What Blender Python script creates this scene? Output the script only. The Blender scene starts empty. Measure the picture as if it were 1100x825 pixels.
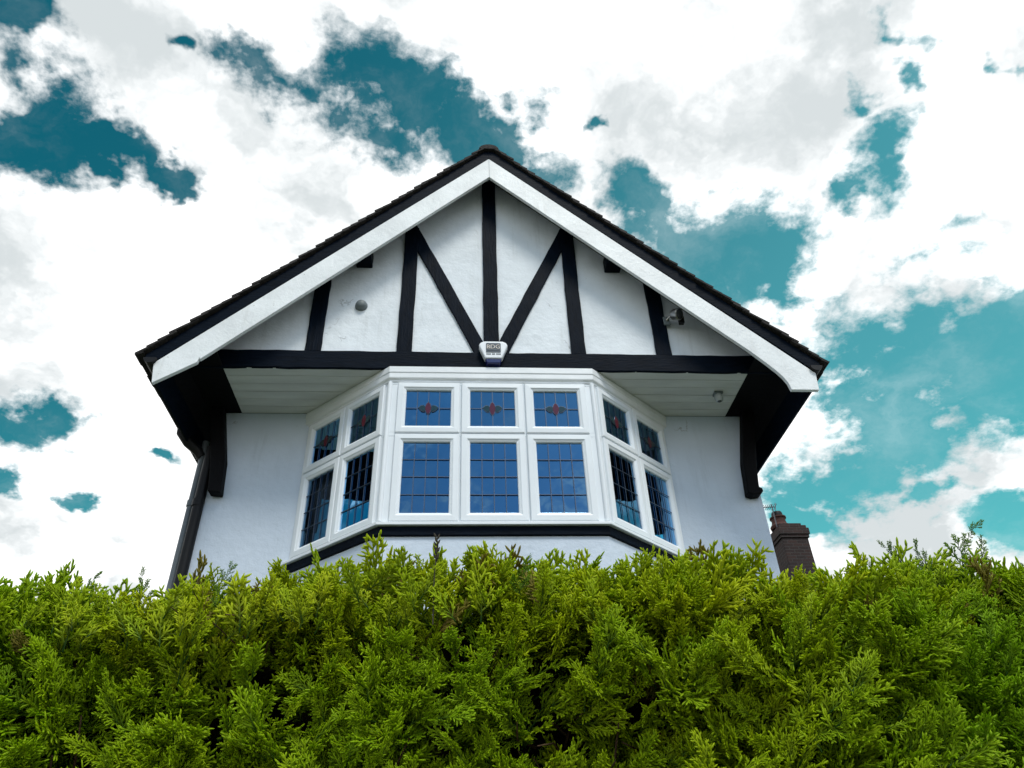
import bpy, bmesh, math, random
import numpy as np
from mathutils import Vector, Matrix

sc = bpy.context.scene
C = sc.collection
rad = math.radians
random.seed(7)
rng = np.random.default_rng(11)

# ------------------------------------------------------------------ camera
EYE = 1.6
YAW, PITCH, ROLL, FPX = 0.0828, 0.6292, -0.0388, 795.9
fwd = Vector((math.sin(YAW)*math.cos(PITCH), math.cos(YAW)*math.cos(PITCH), math.sin(PITCH)))
rgt = Vector((math.cos(YAW), -math.sin(YAW), 0))
upv = rgt.cross(fwd)
cr, sr = math.cos(ROLL), math.sin(ROLL)
r2 = cr*rgt + sr*upv
u2 = -sr*rgt + cr*upv
cam = bpy.data.cameras.new('camera')
cam.sensor_width = 36; cam.sensor_fit = 'HORIZONTAL'
cam.lens = FPX*36/1100
cam.clip_start = 0.02; cam.clip_end = 3000
co = bpy.data.objects.new('camera', cam); C.objects.link(co)
M = Matrix((r2, u2, -fwd)).transposed().to_4x4()
M.translation = Vector((0, 0, EYE))
co.matrix_world = M
sc.camera = co

# ------------------------------------------------------------------ light
SUN_EL, SUN_AZ = rad(56), rad(162)          # azimuth from +Y towards +X
sun = bpy.data.lights.new('sun', 'SUN'); sun.energy = 1.5; sun.angle = rad(18); sun.color = (1, .95, .86)
so = bpy.data.objects.new('sun', sun); C.objects.link(so)
sd = Vector((math.sin(SUN_AZ)*math.cos(SUN_EL), math.cos(SUN_AZ)*math.cos(SUN_EL), math.sin(SUN_EL)))
so.rotation_euler = sd.to_track_quat('Z', 'Y').to_euler()
so.location = sd*60
EXPOSURE = 0.68
sc.view_settings.view_transform = 'Standard'
sc.view_settings.look = 'None'
sc.view_settings.gamma = 1
sc.view_settings.use_curve_mapping = False
sc.view_settings.exposure = EXPOSURE
sc.cycles.use_denoising = True
sc.cycles.max_bounces = 8
sc.cycles.transparent_max_bounces = 12

SKY_STRENGTH = 0.1
CLOUD_BRIGHT, CLOUD_GREY = .95, 0.47
SKY_TINT = (0.13, 0.86, 0.66)

class NT:
    def __init__(s, tree): s.t = tree; s.n = tree.nodes; s.l = tree.links
    def add(s, typ, **kw):
        n = s.n.new(typ)
        for k, v in kw.items(): setattr(n, k, v)
        return n
    def link(s, a, b): s.l.new(a, b)
    def put(s, sock, v):
        if hasattr(v, 'is_linked') or hasattr(v, 'links'): s.l.new(v, sock)
        else: sock.default_value = v
    def math(s, op, a, b=None, c=None, clamp=False):
        n = s.add('ShaderNodeMath', operation=op, use_clamp=clamp)
        s.put(n.inputs[0], a)
        if b is not None: s.put(n.inputs[1], b)
        if c is not None: s.put(n.inputs[2], c)
        return n.outputs[0]
    def vec(s, op, a, b=None, scale=None):
        n = s.add('ShaderNodeVectorMath', operation=op)
        s.put(n.inputs[0], a)
        if b is not None: s.put(n.inputs[1], b)
        if scale is not None: s.put(n.inputs[3], scale)
        return n.outputs[1] if op in ('DOT_PRODUCT', 'LENGTH') else n.outputs[0]
    def noise(s, vec, scale, detail=6, rough=.55, dist=0.):
        n = s.add('ShaderNodeTexNoise'); n.inputs['Scale'].default_value = scale
        n.inputs['Detail'].default_value = detail; n.inputs['Roughness'].default_value = rough
        n.inputs['Distortion'].default_value = dist
        if vec is not None: s.link(vec, n.inputs['Vector'])
        return n
    def ss(s, v, lo, hi, a=0., b=1.):
        n = s.add('ShaderNodeMapRange', interpolation_type='SMOOTHSTEP')
        s.put(n.inputs[0], v); n.inputs[1].default_value = lo; n.inputs[2].default_value = hi
        n.inputs[3].default_value = a; n.inputs[4].default_value = b
        return n.outputs[0]
    def mix(s, f, a, b, blend='MIX'):
        n = s.add('ShaderNodeMix', data_type='RGBA', blend_type=blend)
        s.put(n.inputs[0], f)
        for q, v in ((6, a), (7, b)):
            if isinstance(v, tuple): v = (*v, 1) if len(v) == 3 else v
            s.put(n.inputs[q], v)
        return n.outputs[2]

world = bpy.data.worlds.new('World'); sc.world = world; world.use_nodes = True
w = NT(world.node_tree); w.n.clear()
out = w.add('ShaderNodeOutputWorld'); bg = w.add('ShaderNodeBackground'); bg.inputs[1].default_value = SKY_STRENGTH
w.link(bg.outputs[0], out.inputs[0])
sky = w.add('ShaderNodeTexSky', sky_type='NISHITA'); sky.sun_disc = False
sky.sun_elevation = SUN_EL; sky.sun_rotation = SUN_AZ
sky.air_density = 1.1; sky.dust_density = 1.2; sky.ozone_density = 1.5
tc = w.add('ShaderNodeTexCoord')
d = tc.outputs['Generated']
sx = w.add('ShaderNodeSeparateXYZ'); w.link(d, sx.inputs[0])
zc = w.math('ADD', w.math('MAXIMUM', sx.outputs[2], -.1), .4)
cb = w.add('ShaderNodeCombineXYZ')
w.link(w.math('DIVIDE', sx.outputs[0], zc), cb.inputs[0]); w.link(w.math('DIVIDE', sx.outputs[1], zc), cb.inputs[1])
p = cb.outputs[0]                                # a curved cloud layer overhead
wn = w.noise(p, 7., 5, .6)
pw = w.vec('ADD', p, w.vec('SCALE', w.vec('SUBTRACT', wn.outputs['Color'], (.5, .5, .5)), scale=.19))
wn2 = w.noise(p, 30., 4, .6)
pw = w.vec('ADD', pw, w.vec('SCALE', w.vec('SUBTRACT', wn2.outputs['Color'], (.5, .5, .5)), scale=.022))
# gaps between the clouds: centre on the layer and the 2x2 matrix of an ellipse
GAPS = [(-0.392, 0.367, 25.4, 9.88, -0.93, 31.76), (-0.432, 0.465, 15.71, 8.49, -4.39, 15.57), (-0.365, 0.488, 17.57, 11.35, -19.91, 37.65), (-0.311, 0.521, 23.44, 9.73, -16.35, 63.55), (-0.181, 0.417, 15.7, 8.21, -9.24, 23.48), (-0.071, 0.451, 9.99, 5.68, -8.75, 16.16), (0.02, 0.48, 12.5, 5.17, -9.9, 22.49), (-0.273, 0.4, 59.94, 15.5, -1.25, 83.4), (0.302, 0.615, 8.47, -0.08, -2.44, 13.05), (0.212, 0.551, 14.22, 4.66, -12.05, 24.5), (0.387, 0.638, 13.24, 12.87, -23.97, 20.17), (0.429, 0.472, 24.45, -9.62, 2.98, 22.53), (0.402, 0.534, 14.39, -20.15, 38.2, 18.68), (0.4, 0.326, 28.19, -12.39, 5.74, 51.3), (0.432, 0.369, 14.94, -41.06, 58.52, 6.91), (0.391, 0.411, 58.87, -1.85, -8.43, 37.72), (0.634, 0.718, 5.6, -3.4, 3.2, 6.4), (0.622, 0.817, 6.2, -5.0, 8.2, 7.1), (0.679, 0.67, 12, -6, 2.4, 11), (0.544, 0.942, 7.27, -4.47, 11.47, 13.64), (-0.568, 0.833, 15.36, 5.41, -5.06, 28.65), (-0.542, 0.981, 37.25, 11.18, -8.58, 44.8), (-0.616, 0.944, 30.92, 10.86, -8.49, 39.75), (-0.405, 0.904, 26.56, 9.76, -21.84, 54.11), (0.136, 0.459, 63.99, -8.65, 6.52, 99.96), (0.513, 0.346, 74.05, -40.04, 9.86, 73.14), (0.53, 1.034, 11.63, -1.99, -1.6, 25.43), (0.828, 0.963, 12.59, -6.05, 5.43, 18.62), (0.684, 0.921, 18.92, -7.78, 10.31, 43.27),
        (0.0, -.72, 1.0, 0, 0, 2.1), (1.15, 0.35, 3.2, 0, 0, 2.6), (-1.2, -0.1, 3.0, 0, 0, 2.6)]
hmax = None
for cx, cy, a, b, c_, e in GAPS:
    q = w.vec('SUBTRACT', pw, (cx, cy, 0))
    k = w.add('ShaderNodeCombineXYZ')
    w.link(w.vec('DOT_PRODUCT', q, (a, b, 0)), k.inputs[0]); w.link(w.vec('DOT_PRODUCT', q, (c_, e, 0)), k.inputs[1])
    r = w.vec('LENGTH', k.outputs[0])
    sz = abs(a*e-b*c_)                           # small gaps are veiled
    if sz > 400: r = w.math('ADD', r, .10 if sz < 2500 else .34)
    hmax = r if hmax is None else w.math('MINIMUM', hmax, r)
rr = w.math('MINIMUM', hmax, 2.0)                # 0 in the heart of a gap, 1 at its rim
fb = w.noise(p, 9., 12, .62)
fb2 = w.noise(p, 38., 8, .6)
dens = w.math('ADD', w.math('SUBTRACT', rr, 1.2), w.math('MULTIPLY', w.math('SUBTRACT', fb.outputs[0], .5), 3.4))
fbm = w.noise(pw, 19., 7, .58)
dens = w.math('ADD', dens, w.math('MULTIPLY', w.math('SUBTRACT', fbm.outputs[0], .5), 1.3))
dens = w.math('ADD', dens, w.math('MULTIPLY', w.math('SUBTRACT', fb2.outputs[0], .5), .6))
mask = w.ss(dens, -.62, .26)
veil = w.ss(w.noise(pw, 5.5, 7, .6).outputs[0], .45, .78, 0, .16)
mask = w.math('MAXIMUM', mask, veil)
fb3 = w.noise(pw, 3.6, 7, .5)
ra = w.noise(pw, 5.5, 6, .5); rb = w.noise(w.vec('ADD', pw, (.024, -.034, 0)), 5.5, 6, .5)
relief = w.math('MULTIPLY', w.math('SUBTRACT', ra.outputs[0], rb.outputs[0]), .55)   # billows lit from one side
shade = w.ss(w.math('ADD', fb3.outputs[0], relief), .33, .60)
k = 1/SKY_STRENGTH
ccol = w.mix(shade, (CLOUD_GREY*k*.93, CLOUD_GREY*k*1.0, CLOUD_GREY*k*1.02), (CLOUD_BRIGHT*k, CLOUD_BRIGHT*k, CLOUD_BRIGHT*k))
deep = w.ss(w.vec('DOT_PRODUCT', d, (.62, .10, -.78)), -.85, -.05)   # deepest overhead to the left, paler low to the right
scol = w.mix(1., sky.outputs[0], SKY_TINT, 'MULTIPLY')
scol = w.mix(1., scol, w.mix(deep, (.27, .60, .64), (3.2, 1.50, 1.32)), 'MULTIPLY')
back = w.ss(sx.outputs[1], .15, -.45)
scol = w.mix(1., scol, w.mix(back, (1., 1., 1.), (1.9, .78, 1.30)), 'MULTIPLY')  # bluer behind the viewer, for the walls and window reflections
w.link(w.mix(mask, scol, ccol), bg.inputs[0])

# ------------------------------------------------------------------ helpers
def tag(o, label=None, cat=None, group=None, kind=None):
    if label: o['label'] = label
    if cat: o['category'] = cat
    if group: o['group'] = group
    if kind: o['kind'] = kind
    return o

def empty(name, loc):
    o = bpy.data.objects.new(name, None); C.objects.link(o); o.location = loc; o.empty_display_size = .2
    return o

class MB:
    def __init__(s): s.v = []; s.f = []; s.m = []
    def add(s, verts, faces, mat=0):
        b = len(s.v); s.v += [tuple(q) for q in verts]; s.f += [tuple(b+i for i in f) for f in faces]; s.m += [mat]*len(faces)
    def box(s, x0, x1, y0, y1, z0, z1, mat=0):
        v = [(x, y, z) for x in (x0, x1) for y in (y0, y1) for z in (z0, z1)]
        s.add(v, [(0,1,3,2), (4,6,7,5), (0,4,5,1), (2,3,7,6), (0,2,6,4), (1,5,7,3)], mat)
    def prism(s, poly, ax, lo, hi, mat=0):
        """polygon in the two other axes extruded along ax from lo to hi (concave allowed: n-gon caps)"""
        n = len(poly)
        def P(a, b, t):
            return {0: (t, a, b), 1: (a, t, b), 2: (a, b, t)}[ax]
        v = [P(a, b, lo) for a, b in poly] + [P(a, b, hi) for a, b in poly]
        f = [tuple(range(n))[::-1], tuple(range(n, 2*n))] + [(i, (i+1) % n, n+(i+1) % n, n+i) for i in range(n)]
        s.add(v, f, mat)
    def tube(s, pts, r, n=8, cap=True, mat=0):
        pts = [Vector(q) for q in pts]; rs = r if isinstance(r, (list, tuple)) else [r]*len(pts)
        rings = []
        for i, q in enumerate(pts):
            t = (pts[min(i+1, len(pts)-1)]-pts[max(i-1, 0)]).normalized()
            a = t.cross(Vector((0, 0, 1)) if abs(t.z) < .9 else Vector((1, 0, 0))).normalized(); b = t.cross(a)
            rings.append([q+rs[i]*(math.cos(2*math.pi*j/n)*a+math.sin(2*math.pi*j/n)*b) for j in range(n)])
        v = [q for g in rings for q in g]; f = []
        for i in range(len(pts)-1):
            for j in range(n):
                f.append((i*n+j, i*n+(j+1) % n, (i+1)*n+(j+1) % n, (i+1)*n+j))
        if cap: f += [tuple(range(n))[::-1], tuple((len(pts)-1)*n+j for j in range(n))]
        s.add(v, f, mat)
    def lathe(s, prof, origin, axis=(0, 0, 1), n=20, mat=0):
        o = Vector(origin); t = Vector(axis).normalized()
        a = t.cross(Vector((0, 0, 1)) if abs(t.z) < .9 else Vector((1, 0, 0))).normalized(); b = t.cross(a)
        v = []; f = []
        for r, h in prof:
            for j in range(n):
                v.append(o+t*h+r*(math.cos(2*math.pi*j/n)*a+math.sin(2*math.pi*j/n)*b))
        for i in range(len(prof)-1):
            for j in range(n): f.append((i*n+j, i*n+(j+1) % n, (i+1)*n+(j+1) % n, (i+1)*n+j))
        f += [tuple(range(n))[::-1], tuple((len(prof)-1)*n+j for j in range(n))]
        s.add(v, f, mat)
    def build(s, name, mats, parent=None, loc=None, bevel=0, smooth=False, seg=2):
        me = bpy.data.meshes.new(name); me.from_pydata(s.v, [], s.f)
        for m_ in (mats if isinstance(mats, (list, tuple)) else [mats]): me.materials.append(m_)
        me.polygons.foreach_set('material_index', s.m)
        bm = bmesh.new(); bm.from_mesh(me); bmesh.ops.recalc_face_normals(bm, faces=bm.faces); bm.to_mesh(me); bm.free()
        if smooth:
            me.polygons.foreach_set('use_smooth', [True]*len(me.polygons))
            me.set_sharp_from_angle(angle=rad(40))
        o = bpy.data.objects.new(name, me); C.objects.link(o)
        if parent: o.parent = parent
        if loc: o.location = loc
        if bevel:
            b = o.modifiers.new('bevel', 'BEVEL'); b.width = bevel; b.segments = seg; b.limit_method = 'ANGLE'; b.angle_limit = rad(35)
        return o

def material(name, col, rough=.6, spec=.4, bump=0, bscale=20, var=0, vscale=3, speck=None, coords='Object', stretch=(1, 1, 1), metal=0, bdetail=6):
    """base colour with slow variation, optional bump, optional specks (colour, scale, threshold)"""
    m = bpy.data.materials.new(name); m.use_nodes = True
    t = NT(m.node_tree); bs = t.n['Principled BSDF']
    tcx = t.add('ShaderNodeTexCoord'); mp = t.add('ShaderNodeMapping'); mp.inputs['Scale'].default_value = stretch
    t.link(tcx.outputs[coords], mp.inputs[0]); vec = mp.outputs[0]
    c = tuple(col)+(1,)
    bs.inputs['Base Color'].default_value = c; bs.inputs['Roughness'].default_value = rough
    bs.inputs['Specular IOR Level'].default_value = spec; bs.inputs['Metallic'].default_value = metal
    cur = None
    if var:
        n = t.noise(vec, vscale, 6, .6)
        f = t.ss(n.outputs[0], .3, .7)
        cur = t.mix(f, tuple(q*(1-var) for q in col), tuple(min(1, q*(1+var*.6)) for q in col))
    if speck:
        scol_, ssc, th = speck
        n = t.noise(vec, ssc, 5, .7)
        n2 = t.noise(vec, ssc*.13, 3, .6)
        f = t.math('MULTIPLY', t.ss(n.outputs[0], th, th+.05), t.ss(n2.outputs[0], .45, .6))
        cur = t.mix(f, cur if cur is not None else tuple(col), scol_)
    if cur is not None: t.link(cur, bs.inputs['Base Color'])
    if bump:
        n = t.noise(vec, bscale, bdetail, .6)
        b = t.add('ShaderNodeBump'); b.inputs['Strength'].default_value = bump; b.inputs['Distance'].default_value = .02
        t.link(n.outputs[0], b.inputs['Height']); t.link(b.outputs[0], bs.inputs['Normal'])
    return m

WHITE = material('white_gloss_paint', (.80, .83, .85), .35, .5, .10, 18, .05, 4)
UPVC = material('white_window_plastic', (.80, .84, .87), .28, .5, 0, 1, .03, 2)
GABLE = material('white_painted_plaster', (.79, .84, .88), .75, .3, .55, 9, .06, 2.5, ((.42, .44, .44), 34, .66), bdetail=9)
RENDER = material('shade_tinted_white_render', (.62, .70, .80), .8, .3, .40, 14, .06, 1.6, bdetail=9)  # white paint with the lower wall's bluish shade put into its colour
BARGE = material('weathered_white_board_paint', (.80, .83, .84), .5, .4, .25, 24, .10, 3, ((.20, .19, .17), 26, .64), stretch=(1, 1, 1))
BLACK = material('black_timber_paint', (.0024, .0058, .0125), .55, .05, .35, 10, .3, 5, stretch=(1, 6, 6))
BLACKV = material('black_timber_paint_upright', (.0024, .0058, .0125), .55, .05, .35, 10, .3, 5, stretch=(6, 6, 1))
BLACKD = material('black_stained_board', (.004, .004, .005), .7, .1, .3, 20)
SOFFIT = material('white_soffit_board', (.70, .71, .69), .6, .3, .2, 12, .10, 3, stretch=(.6, 3, 1))
TILE = material('dark_clay_roof_tile', (.030, .027, .026), .8, .25, .8, 40, .4, 9)
PIPEB = material('black_plastic_pipe', (.007, .007, .008), .5, .2)
PIPEG = material('pale_grey_plastic_pipe', (.12, .14, .155), .4, .5, 0, 1, .15, 3)
CURT = material('pale_curtain_cloth', (.50, .53, .56), .9, .1, .2, 90)
LEAD = material('lead_strip', (.09, .11, .15), .3, .5, metal=.75)
RED = material('red_stained_glass', (.085, .008, .02), .12, .6)
LEAF = material('green_stained_glass', (.012, .035, .042), .12, .6)
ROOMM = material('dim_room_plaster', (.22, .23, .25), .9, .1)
GREY = material('grey_plastic', (.16, .19, .20), .5, .4, .1, 60)
CHROME = material('brushed_metal', (.42, .42, .42), .28, .5, metal=.9)
LENS = material('dark_lamp_glass', (.05, .055, .06), .08, .7)
CLEARP = material('frosted_lamp_cover', (.42, .46, .47), .2, .6)
BOXW = material('alarm_white_plastic', (.80, .83, .87), .35, .5)
BOXB = material('alarm_blue_plastic', (.012, .016, .10), .2, .6)
PANEL = material('alarm_dark_panel', (.03, .05, .075), .4, .4)
LETTER = material('alarm_lettering', (.72, .66, .60), .5, .3)
BROWN = material('brown_bark', (.11, .068, .04), .9, .1, .6, 60, .3, 20)
CLAY = material('clay_pot', (.075, .034, .028), .8, .2, .4, 12, .25, 6)
AERIAL = material('aerial_metal', (.10, .10, .11), .4, .5, metal=.6)
DEADS = material('dry_brown_stem', (.05, .045, .035), .8, .1)

def weather(m, streak=(.50, .53, .53), amt=.35, crack=True):
    """rain streaks, grubby patches and hairline cracks over a painted wall"""
    t = NT(m.node_tree); bs = t.n['Principled BSDF']; src = bs.inputs['Base Color'].links[0].from_socket
    tcx = t.add('ShaderNodeTexCoord'); mp = t.add('ShaderNodeMapping'); mp.inputs['Scale'].default_value = (9, 9, .8); t.link(tcx.outputs['Object'], mp.inputs[0])
    n = t.noise(mp.outputs[0], 1.6, 6, .65); n2 = t.noise(tcx.outputs['Object'], 1.1, 4, .6)
    f = t.math('MULTIPLY', t.math('MULTIPLY', t.ss(n.outputs[0], .50, .72), t.ss(n2.outputs[0], .42, .62)), amt)
    c = t.mix(f, src, streak)
    if crack:
        wv = t.vec('ADD', tcx.outputs['Object'], t.vec('SCALE', t.noise(tcx.outputs['Object'], 6, 6, .6).outputs['Color'], scale=.22))
        v = t.add('ShaderNodeTexVoronoi', feature='DISTANCE_TO_EDGE'); v.inputs['Scale'].default_value = 1.15; t.link(wv, v.inputs['Vector'])
        n3 = t.noise(tcx.outputs['Object'], 2.3, 3, .5)
        k_ = t.math('MULTIPLY', t.ss(v.outputs['Distance'], .002, .007, 1, 0), t.ss(n3.outputs[0], .60, .66))
        c = t.mix(t.math('MULTIPLY', k_, .5), c, (.16, .16, .16))
    t.link(c, bs.inputs['Base Color'])
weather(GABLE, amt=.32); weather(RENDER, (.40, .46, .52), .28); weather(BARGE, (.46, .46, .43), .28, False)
def glass_mat():
    m = bpy.data.materials.new('window_glass'); m.use_nodes = True
    t = NT(m.node_tree); t.n.clear()
    o = t.add('ShaderNodeOutputMaterial')
    gl = t.add('ShaderNodeBsdfGlossy'); gl.inputs['Roughness'].default_value = .015; gl.inputs['Color'].default_value = (.24, .52, .82, 1)
    tr = t.add('ShaderNodeBsdfTransparent'); tr.inputs['Color'].default_value = (.55, .62, .68, 1)
    fr = t.add('ShaderNodeFresnel'); fr.inputs['IOR'].default_value = 1.5
    tcx = t.add('ShaderNodeTexCoord'); n = t.noise(tcx.outputs['Object'], 3.5, 2, .5)
    b = t.add('ShaderNodeBump'); b.inputs['Strength'].default_value = .08; b.inputs['Distance'].default_value = .02
    t.link(n.outputs[0], b.inputs['Height']); t.link(b.outputs[0], gl.inputs['Normal'])
    f = t.math('ADD', t.math('MULTIPLY', fr.outputs[0], 1.6), .26, clamp=True)
    mx = t.add('ShaderNodeMixShader'); t.link(f, mx.inputs[0]); t.link(tr.outputs[0], mx.inputs[1]); t.link(gl.outputs[0], mx.inputs[2])
    t.link(mx.outputs[0], o.inputs[0])
    return m
GLASS = glass_mat()

def brick_mat(name, c1, c2, mortar, scale=1.0):
    m = bpy.data.materials.new(name); m.use_nodes = True
    t = NT(m.node_tree); bs = t.n['Principled BSDF']; bs.inputs['Roughness'].default_value = .9
    tcx = t.add('ShaderNodeTexCoord'); s_ = t.add('ShaderNodeSeparateXYZ'); t.link(tcx.outputs['Object'], s_.inputs[0])
    c = t.add('ShaderNodeCombineXYZ'); t.link(t.math('ADD', s_.outputs[0], s_.outputs[1]), c.inputs[0]); t.link(s_.outputs[2], c.inputs[1])
    br = t.add('ShaderNodeTexBrick'); br.inputs['Scale'].default_value = scale
    br.inputs['Brick Width'].default_value = .225; br.inputs['Row Height'].default_value = .075; br.inputs['Mortar Size'].default_value = .008
    br.inputs['Color1'].default_value = (*c1, 1); br.inputs['Color2'].default_value = (*c2, 1); br.inputs['Mortar'].default_value = (*mortar, 1)
    t.link(c.outputs[0], br.inputs[0]); t.link(br.outputs[0], bs.inputs['Base Color'])
    b = t.add('ShaderNodeBump'); b.inputs['Strength'].default_value = .8; b.inputs['Distance'].default_value = .01; b.invert = True
    t.link(br.outputs['Fac'], b.inputs['Height']); t.link(b.outputs[0], bs.inputs['Normal'])
    return m
BRICK = brick_mat('dark_red_brick', (.036, .017, .014), (.019, .011, .010), (.042, .036, .033))

# ------------------------------------------------------------------ the setting
g = MB(); g.box(-400, 400, -400, 400, -.6, 0)
tag(g.build('ground', material('earth_and_grass', (.07, .09, .035), .95, .1, .6, 3, .4, .4)), kind='structure')
g = MB(); g.box(-60, 60, -2.2, .78, -.3, .05)
tag(g.build('pavement', material('grey_paving', (.24, .235, .225), .9, .2, .5, 30, .2, 2)), kind='structure')
g = MB(); g.box(-60, 60, -9.5, -2.32, -.3, .004)
tag(g.build('road', material('asphalt', (.05, .05, .052), .9, .2, .7, 60, .2, 2)), kind='structure')
g = MB(); g.box(-60, 60, -2.32, -2.2, -.3, .12)
tag(g.build('kerb', material('kerb_stone', (.3, .3, .29), .9, .2, .4, 30, .15, 3), bevel=.015), kind='structure')

# ------------------------------------------------------------------ the house (local: u across, v back from the gable face, height)
XC, YG = 0.282, 5.70
house = tag(empty('house', (XC, YG, 0)), 'white rendered house with black timbered gable over an angled bay window', 'house')
VW = 0.80                                        # main wall lies this far behind the gable face
HW = 2.715                                        # half width of the main wall
ROOF = lambda u, o: o-1.0*abs(u)                 # roof planes by height at the ridge

def hand_hewn(mb, a, b, width, v0, v1, n=9, jit=.004, seed=0):
    """a timber in the wall plane from a to b (u, h) with slightly uneven arrises"""
    r_ = random.Random(seed); a = Vector(a); b = Vector(b); t = (b-a).normalized(); nn = Vector((-t.y, t.x))
    v = []; f = []
    for i in range(n+1):
        q = a+(b-a)*i/n
        wl = width/2+r_.uniform(-jit, jit); wr = width/2+r_.uniform(-jit, jit); dv = r_.uniform(-jit*.4, jit*.4)
        l = q+nn*wl; rr_ = q-nn*wr
        v += [(l.x, v0+dv, l.y), (rr_.x, v0+dv, rr_.y), (rr_.x, v1, rr_.y), (l.x, v1, l.y)]
    for i in range(n):
        for j in range(4): f.append((i*4+j, i*4+(j+1) % 4, (i+1)*4+(j+1) % 4, (i+1)*4+j))
    f += [(0, 1, 2, 3), tuple(n*4+j for j in (3, 2, 1, 0))]
    mb.add(v, f)

# main walls, with the opening into the bay
m = MB()
for s in (-1, 1):
    x = sorted((s*HW, s*1.80)); m.box(x[0], x[1], VW, VW+.25, -.1, 5.94)
    x = sorted((s*HW, s*(HW-.25))); m.box(x[0], x[1], VW+.251, 8.0, -.1, 5.80)
m.box(-1.799, 1.799, VW, VW+.25, -.1, 4.22)
m.box(-HW, HW, 8.001, 8.25, -.1, 5.8)
m.prism([(-HW, 5.801), (HW, 5.801), (.0, 8.40)], 1, 8.0, 8.25)
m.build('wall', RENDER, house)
# room behind the glass
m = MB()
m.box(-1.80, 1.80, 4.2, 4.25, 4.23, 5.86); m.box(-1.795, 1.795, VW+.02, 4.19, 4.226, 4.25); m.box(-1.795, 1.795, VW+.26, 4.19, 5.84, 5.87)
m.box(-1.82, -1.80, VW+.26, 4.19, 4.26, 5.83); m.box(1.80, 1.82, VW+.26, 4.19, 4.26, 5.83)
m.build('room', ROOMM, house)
# jettied gable wall
m = MB(); m.prism([(-2.75, 5.945), (2.75, 5.945), (2.75, 6.06), (0, 8.812), (-2.75, 6.06)], 1, .036, .16)
m.build('gable_wall', GABLE, house)
# soffit of the jetty: boards running across
m = MB()
nb = 6; b0, b1 = .012, VW-.002
for i in range(nb):
    a = b0+(b1-b0)*i/nb
    m.box(-2.545, 2.545, a+.0025, a+(b1-b0)/nb-.0025, 5.938+random.uniform(0, .003), 5.958)
m.box(-2.5, 2.5, .165, VW-.01, 5.959, 5.968)
m.build('soffit', SOFFIT, house, bevel=.004)
# timbers
m = MB(); hand_hewn(m, (-2.83, 6.040), (2.83, 6.040), .209, 0, .0345, 44, .004, 1); m.build('beam', BLACK, house, bevel=.006)
m = MB(); hand_hewn(m, (.003, 6.146), (.003, 8.74), .152, .004, .037, 18, .003, 2); m.build('king_post', BLACKV, house, bevel=.006)
for i, (a, b, top) in enumerate(((-1.735, .155, 7.25), (-.855, .150, 7.92), (.870, .148, 7.90), (1.735, .156, 7.25))):
    m = MB(); hand_hewn(m, (a+.01*(1 if a > 0 else -1)*0, 6.146), (a, top), b, .006, .0375, 10, .004, 10+i); m.build('stud', BLACKV, house, bevel=.006)
for s in (-1, 1):
    m = MB(); hand_hewn(m, (s*.090, 6.146), (s*.885, 7.97), .140, .009, .038, 14, .004, 20+s); m.build('brace', BLACKV, house, bevel=.006)
for s in (-1, 1):
    m = MB(); x = sorted((s*1.25, s*1.42)); m.box(x[0], x[1], -.20, .036, 7.30, 7.47); m.build('purlin', BLACK, house, bevel=.008)

# roof: dark boarded deck, courses of tiles, ridge
v0, v1 = -.225, 8.4
KB = 1.0303                                      # verge pieces were surveyed on a plane further forward: bring them to theirs
def BP(pts): return [(u*KB+(.0085 if abs(u) > .01 else 0), (h-1.6)*KB+1.6) for u, h in pts]
m = MB()
for s in (-1, 1):
    m.prism([(s*.0005, 8.815), (s*.0005, 8.972), (s*3.04, 8.972-3.04), (s*3.04, 8.815-3.04)], 1, v0, v1)
roof = m.build('roof', BLACKD, house)
for s in (-1, 1):                                # dark boards closing the eaves beside the jetty and along the walls
    m = MB(); x = sorted((s*2.546, s*2.984)); m.box(x[0], x[1], -.22, 8.3, 5.941, 5.961)
    m.build('eaves_board', BLACKD, house)
r_ = random.Random(5)
m = MB()
exp_, tl, tt = .112, .165, .023
slope = math.sqrt(.5)
for s in (-1, 1):
    nC = int(3.20/slope/exp_)
    for i in range(nC+1):
        dist = i*exp_
        lanes = [-.31, -.14, .03, .20, .37, 8.4]
        for j in range(len(lanes)-1):
            jx = r_.uniform(-.005, .005); jh = r_.uniform(-.004, .005); fr = r_.uniform(-.010, .008) if j == 0 else 0
            d0 = max(.02, dist-.045)+jx; d1 = min(dist+exp_+.020, 3.185/slope)+jx
            # local slope frame: along the slope downwards, normal up
            lift = .012
            pts = []
            for dd, nn in ((d0, .004), (d0, .004+tt), (d1, lift+tt+.016), (d1, lift+.010)):
                nn += jh
                ux = dd*slope+nn*slope; hz = 8.990-dd*slope+nn*slope
                pts.append((s*ux, hz))
            m.prism(pts, 1, lanes[j]+fr+.001, lanes[j+1]-.002)
m.build('roof_tiles', TILE, roof, bevel=.003, seg=1)
m = MB()
for i in range(20):                              # half round ridge tiles
    a = -.315+i*.45; n = 10; o_ = 0.012*(i % 2)
    pr = [(math.cos(math.pi*k_/n)*(.115+o_), 8.945+math.sin(math.pi*k_/n)*(.085+o_)) for k_ in range(n+1)]
    m.prism(pr, 1, a, a+.455)
m.build('ridge_tiles', TILE, roof, bevel=.004, seg=1)
# verge boards under the tile ends, then the white bargeboards
for s in (-1, 1):
    m = MB(); m.prism([(s*.0006, 8.817), (s*.0006, 8.985), (s*3.13, 8.985-3.13), (s*3.13, 8.985-3.21), (s*3.05, 8.817-3.05)], 1, -.272, -.226)
    m.build('verge_board', BLACK, house)
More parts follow.
